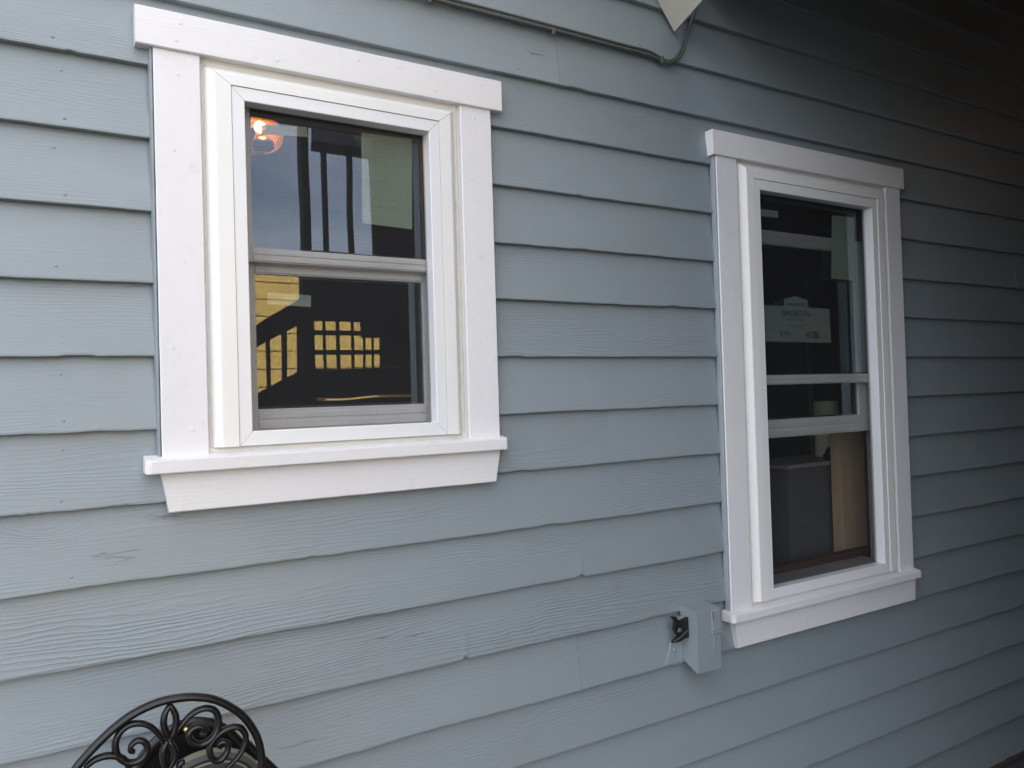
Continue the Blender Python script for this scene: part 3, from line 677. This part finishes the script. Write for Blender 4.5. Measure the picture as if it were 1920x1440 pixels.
# ================================================================== iron chairs
YC = -.42
def cp(pts, Y=YC): return [at(130+x/4.8, 1290+y/4.8, Y) for x, y in pts]
ch = thing('iron_chair', 'black cast iron chair with an oval back of leafy scrolls, nearer one', 'chair', (.16, YC-.2, 0), 'black scrollwork garden chairs')
rim = cp([(60,720),(150,612),(290,465),(440,330),(600,220),(800,130),(1000,88),(1150,82),(1300,103),(1450,170),(1580,270),(1680,420),(1722,560),(1730,720)])
low = [Vector((rim[-1].x-.004, YC, rim[-1].z-.10)), Vector((rim[-1].x-.05, YC-.02, rim[-1].z-.22)), Vector((.14, YC-.03, rim[-1].z-.27)), Vector((rim[0].x+.01, YC-.02, rim[0].z-.20)), Vector((rim[0].x-.022, YC, rim[0].z-.08)), rim[0]]
obj('back_rim', tube(B(), smoothpath(rim+low, 5), .0062, 10, 1.5), M['iron'], ch, smooth=True)
scrolls = [
 [(850,490),(800,415),(735,350),(640,318),(540,332),(455,400),(415,500),(430,600),(500,662),(590,668),(668,620),(702,545),(675,485),(615,472),(562,510),(552,565),(590,572)],
 [(540,730),(500,650),(420,612),(320,612),(220,650),(140,720)],
 [(890,475),(960,395),(1045,290),(1130,215),(1230,182),(1310,205),(1345,290),(1325,390),(1265,470),(1180,508),(1105,480),(1075,420),(1115,362),(1190,348),(1232,385),(1212,420),(1188,405)],
 [(1400,740),(1500,640),(1565,545),(1590,445),(1548,365),(1470,352),(1370,395),(1292,470),(1262,560),(1292,640),(1360,645),(1418,575),(1425,505),(1380,482),(1342,510),(1368,535)],
 [(905,150),(858,240),(850,330),(880,420),(905,440)],[(905,150),(955,240),(958,330),(930,420),(900,445)],
 [(885,470),(845,560),(850,650),(880,740)],[(895,470),(945,560),(940,650),(890,740)],[(1040,660),(995,680),(985,740)]]
for s_ in scrolls:
    p = smoothpath(cp(s_), 5); n = len(p); rr = [.0053*(1-.35*abs(2*i/(n-1)-1)**3) for i in range(n)]
    obj('scroll', tube(B(), p, rr, 8, 1.5), M['iron'], ch, smooth=True)
c0 = cp([(1050, 373)], YC+.005)[0]
obj('brass_stud', lathe(B(), c0, [(.0035, .002), (.0035, -.003), (.0012, -.004)], 10, 'Y'), M['brass'], ch)
# seat and legs, below the picture
b = B(); lathe(b, (.15, YC-.22, .44), [(.19, 0), (.21, .008), (.205, .016), (.02, .018)], 32); obj('seat', b, M['iron'], ch, smooth=True)
for sx, sy in ((-1, -1), (1, -1), (-1, 1), (1, 1)):
    p = [Vector((.15+sx*.15, YC-.22+sy*.15, .44)), Vector((.15+sx*.19, YC-.22+sy*.18, .25)), Vector((.15+sx*.16, YC-.22+sy*.16, .10)), Vector((.15+sx*.21, YC-.22+sy*.20, .008))]
    obj('leg', tube(B(), smoothpath(p, 5), .009, 8), M['iron'], ch, smooth=True)
for sx in (-1, 1):
    obj('back_post', tube(B(), smoothpath([Vector((.15+sx*.10, YC-.02, rim[0].z-.22)), Vector((.15+sx*.12, YC-.03, .60)), Vector((.15+sx*.14, YC-.06, .45))], 4), .008, 8), M['iron'], ch, smooth=True)
Y2 = -.24
c2 = thing('iron_chair', 'black cast iron chair half hidden behind the scrollwork back, close to the wall', 'chair', (.26, Y2-.1, 0), 'black scrollwork garden chairs')
arc = cp([(600,760),(690,610),(800,480),(960,370),(1130,320),(1300,345),(1430,420),(1530,530),(1590,640),(1620,760)], Y2)
obj('back_rim', tube(B(), smoothpath(arc, 5), .012, 10, .6), M['iron'], c2, smooth=True)
b = B(); prism(b, [(q.x, q.z) for q in smoothpath(arc, 3)], Y2+.004, Y2+.012); obj('back_plate', b, M['iron'], c2)
obj('arm_rail', tube(B(), smoothpath(cp([(1560,470),(1680,590),(1800,700),(1900,800)], Y2), 5), .008, 8), M['iron'], c2, smooth=True)
b = B(); lathe(b, (.24, Y2-.10, .44), [(.15, 0), (.165, .008), (.16, .016), (.02, .018)], 32); obj('seat', b, M['iron'], c2, smooth=True)
for sx, sy in ((-1, -1), (1, -1), (-1, 1), (1, 1)):
    obj('leg', tube(B(), smoothpath([Vector((.24+sx*.12, Y2-.10+sy*.12, .44)), Vector((.24+sx*.15, Y2-.10+sy*.14, .22)), Vector((.24+sx*.16, Y2-.10+sy*.15, .008))], 4), .008, 8), M['iron'], c2, smooth=True)
for sx in (-1, 1):
    obj('back_post', tube(B(), smoothpath([Vector((arc[0 if sx < 0 else -1].x, Y2+.004, arc[0].z)), Vector((.24+sx*.10, Y2+.01, .70)), Vector((.24+sx*.12, Y2, .45))], 4), .008, 8), M['iron'], c2, smooth=True)
# striped round cushion propped between the backs
cc = cp([(1240, 940)], -.33)[0]; ce = cp([(1240, 560)], -.33)[0]; RA = (ce-cc).length
b = B(); prof = []
for i in range(15):
    a = math.pi*i/14; prof.append((max(.002, RA*math.sin(a)**.55), -.035*math.cos(a)))
lathe(b, cc, prof, 64, 'Y')
for v_ in b.verts: v_.co.x = cc.x+(v_.co.x-cc.x)*1.28
m = mat('striped_cushion', (.2, .2, .15), .9); bb = m.node_tree.nodes['Principled BSDF']
g = nn(m, 'ShaderNodeNewGeometry'); sb_ = nn(m, 'ShaderNodeVectorMath'); sb_.operation = 'SUBTRACT'; ll(m, g.outputs['Position'], sb_.inputs[0]); sb_.inputs[1].default_value = cc
ml = nn(m, 'ShaderNodeVectorMath'); ml.operation = 'MULTIPLY'; ll(m, sb_.outputs[0], ml.inputs[0]); ml.inputs[1].default_value = (1/1.28, 0, 1)
ln = nn(m, 'ShaderNodeVectorMath'); ln.operation = 'LENGTH'; ll(m, ml.outputs[0], ln.inputs[0])
st_ = mth(m, 'FRACT', mth(m, 'DIVIDE', ln.outputs['Value'], .0235)); rp_ = nn(m, 'ShaderNodeValToRGB'); rp_.color_ramp.interpolation = 'CONSTANT'
els = rp_.color_ramp.elements; els[0].color = (.035, .038, .038, 1); els[1].position = .42; els[1].color = (.19, .185, .125, 1)
for p_, c_2 in ((.52, (.012, .012, .012)), (.66, (.07, .075, .07)), (.90, (.17, .165, .11))): e_ = els.new(p_); e_.color = (*c_2, 1)
ll(m, st_, rp_.inputs[0]); ll(m, rp_.outputs[0], bb.inputs['Base Color'])
n3 = noise_tex(m, mapping(m, g.outputs['Position'], (300, 300, 300)), 1, 2, .5); bp = nn(m, 'ShaderNodeBump'); bp.inputs['Distance'].default_value = .0006; ll(m, n3, bp.inputs['Height']); ll(m, bp.outputs[0], bb.inputs['Normal'])
tag(obj('round_cushion', b, m, smooth=True), 'round cushion with olive and grey stripes propped behind the scrollwork back', 'cushion')

# ================================================================== what the panes mirror: the yard behind the camera
DY = 3.4
def mp_(px, py, D=DY): return mir(px, py, D)
st = thing('deck_staircase', 'dark stained timber stair and railing mirrored in the square window', 'staircase', (2, -DY, 0))
def vbar(nm, xa, xb, ya, yb, D=DY, th=.05):
    """upright or level bar covering the mirrored rectangle"""
    p = mp_((xa+xb)/2, (ya+yb)/2, D); l = mp_(xa, (ya+yb)/2, D).x; r = mp_(xb, (ya+yb)/2, D).x
    t_ = mp_((xa+xb)/2, ya, D).z; bo = mp_((xa+xb)/2, yb, D).z
    e = B(); box(e, l, r, -D-th, -D, bo, t_, .002); return obj(nm, e, M['blackwood'], st)
# corner post from the ground up
pa = mp_(578, 600); pb = mp_(592, 600)
e = B(); box(e, pa.x, pb.x, -DY-.09, -DY+.002, 0, z(1.90), .003); obj('post', e, M['blackwood'], st)
# dark plank wall to the right with the lattice opening
gx = [mp_(x, 640).x for x in (599, 601, 617.5, 621.5, 641, 645, 664.5, 668, 687, 690.5, 706.5, 710, 726.5)]
zt1, zt2, zm1, zm1r, zm2, zb1, zb2 = [mp_(640, y).z for y in (600, 618, 627, 631, 655, 664, 690)]
e = B(); XR_ = 5.1
box(e, pb.x+.002, XR_, -DY-.04, -DY, zt1, z(.97)); obj('panel_board', e, M['blackwood'], st)
e = B(); box(e, gx[12], XR_, -DY-.04, -DY, zb2, zt1-.002); obj('panel_board', e, M['blackwood'], st)
e = B(); box(e, gx[0], XR_, -DY-.04, -DY, z(.03), zb2-.002); obj('panel_board', e, M['blackwood'], st)
e = B(); box(e, gx[9]-.03, gx[12], -DY-.035, -DY-.002, zm1r, zt1-.002); obj('panel_board', e, M['blackwood'], st)
zz1 = mp_(670, 733).z; zz2 = mp_(670, 741).z
e = B(); box(e, gx[0], XR_, -DY-.04, -DY, .4, zz2-.02); obj('panel_board', e, M['blackwood'], st)
e = B(); box(e, gx[0], mp_(617, 735).x, -DY-.04, -DY, zz2-.018, z(.028)); box(e, mp_(724, 735).x, XR_, -DY-.04, -DY, zz2-.018, z(.028)); obj('panel_board', e, M['blackwood'], st)
e = B(); box(e, pb.x+.001, gx[0]-.0005, -DY-.039, -DY-.001, .4, zt1-.002); obj('panel_board', e, M['blackwood'], st)
for i in range(0, 12, 2):
    e = B(); box(e, gx[i], gx[i+1], -DY-.03, -DY-.004, zb2, zt1-.002); obj('lattice_bar', e, M['blackwood'], st)
for za, zb3 in ((zt2, zm1), (zm2, zb1)):
    e = B(); q = sorted((za, zb3)); box(e, gx[0], gx[12], -DY-.0235, -DY-.001, q[0], q[1]); obj('lattice_rail', e, M['blackwood'], st)
# stair flight rising to the right on the left of the post
def stair_poly(nm, pts, y0, y1):
    e = B(); prism(e, [(mp_(*p).x, mp_(*p).z) for p in pts], -DY+y0, -DY+y1, .002); return obj(nm, e, M['blackwood'], st)
stair_poly('handrail', [(440, 640), (484, 614), (583, 548), (583, 600), (492, 651), (440, 682)], -.05, .0)
stair_poly('stringer', [(440, 775), (480, 745), (583, 690), (583, 770), (480, 860), (440, 880)], -.05, .0)
for xa, xb in ((486, 493.5), (515, 521.5), (543, 551), (571, 577.5)):
    y_ = 690
    l = mp_(xa, y_).x; r = mp_(xb, y_).x; zt_ = mp_(xa, 660-(xa-486)*.55).z+.06; zbb = mp_(xa, 748-(xa-486)*.55).z-.05
    e = B(); box(e, l, r, -DY-.042, -DY-.008, zbb, zt_, .002); obj('baluster', e, M['blackwood'], st)
# framed upper opening with posts and pale cloths, and dark boarding to the right
vbar('beam', 592, 705, 267, 281); vbar('upright', 612, 620, 262, 470); vbar('upright', 660, 667, 262, 470); 
vbar('transom', 592, 705, 470, 512); hp = vbar('header_board', 592.4, 702, 241, 266); hp.data.materials[0] = M['greywood']; hp['label'] = 'grey weathered header board'
e = B(); box(e, mp_(703, 400).x, XR_, -DY-.04, -DY, z(.972), CZ-.002); obj('panel_board', e, M['blackwood'], st)
# unseen wall added at far right to reduce the light under the porch
pw = thing('shade_end_wall', 'dark boarded wall added beyond the right edge to reduce the light', 'wall', (X_R, -1.8, 0))
for i in range(12):
    e = B(); box(e, X_R-.06, X_R-.02, -.31*(i+1), -.31*i-.006, 0, CZ-.004); obj('wall_board', e, M['blackwood'], pw)

sw = thing('shade_wall', 'dark boarded wall added out of view to shade the siding round the tall window', 'wall', (3.5, -1.45, 0))  # added unseen wall, stepped in height to darken the right of the siding
for i in range(21):
    e = B(); box(e, 2.0 if .163*i < 1.3 else 1.85 if .163*i < 2.1 else 1.53 if .163*i < 2.75 else 1.36, X_R-.07, -1.49, -1.45, .163*i, .163*i+.158); obj('wall_board', e, M['blackwood'], sw)
# ---- the yellow neighbouring house
ny = thing('yellow_house', 'sunlit yellow clapboard house mirrored in the lower pane of the square window', 'house', (3.4, -7.6, 0))
zT = mir(530, 492, 7).z
for i in range(16):
    za = .02+i*(zT-.02)/16; e = B(); hh_ = (zT-.02)/16
    v8 = [(.9, -7.02, za), (6.6, -7.02, za), (6.6, -7.035, za+hh_+.01), (.9, -7.035, za+hh_+.01)]
    slab(e, v8, -.02 if False else .02); obj('siding_board', e, M['yellow'], ny)
e = B(); box(e, .92, 6.58, -9.8, -7.06, 0, zT); obj('wall', e, M['yellow'], ny)
e = B(); box(e, .8, 6.7, -9.9, -7.05, zT+.012, zT+.07); obj('roof', e, M['shingle'], ny)

# ---- small warm lamp at the dark end of the porch; its sheen shows on the siding
pl = thing('porch_lamp', 'small warm porch lamp whose sheen shows on the dark siding at right', 'lamp', (4.75, -1.2, z(1.60)))
e = B(); lathe(e, (4.75, -1.2, z(1.55)), [(.004, -.045), (.028, -.03), (.036, 0), (.028, .03), (.010, .045)], 18); obj('bulb', e, M['bulb'], pl, smooth=True)
e = B(); lathe(e, (4.75, -1.2, z(1.55)), [(.016, .046), (.030, .060), (.030, .085), (.010, .26)], 18); obj('fitting', e, M['iron'], pl, smooth=True)
l2 = bpy.data.lights.new('porch_lamp_light', 'POINT'); l2.energy = .12; l2.color = (1, .50, .22); l2.shadow_soft_size = .04
o2 = bpy.data.objects.new('porch_lamp_light', l2); link(o2); o2.location = (4.70, -1.15, z(1.50))
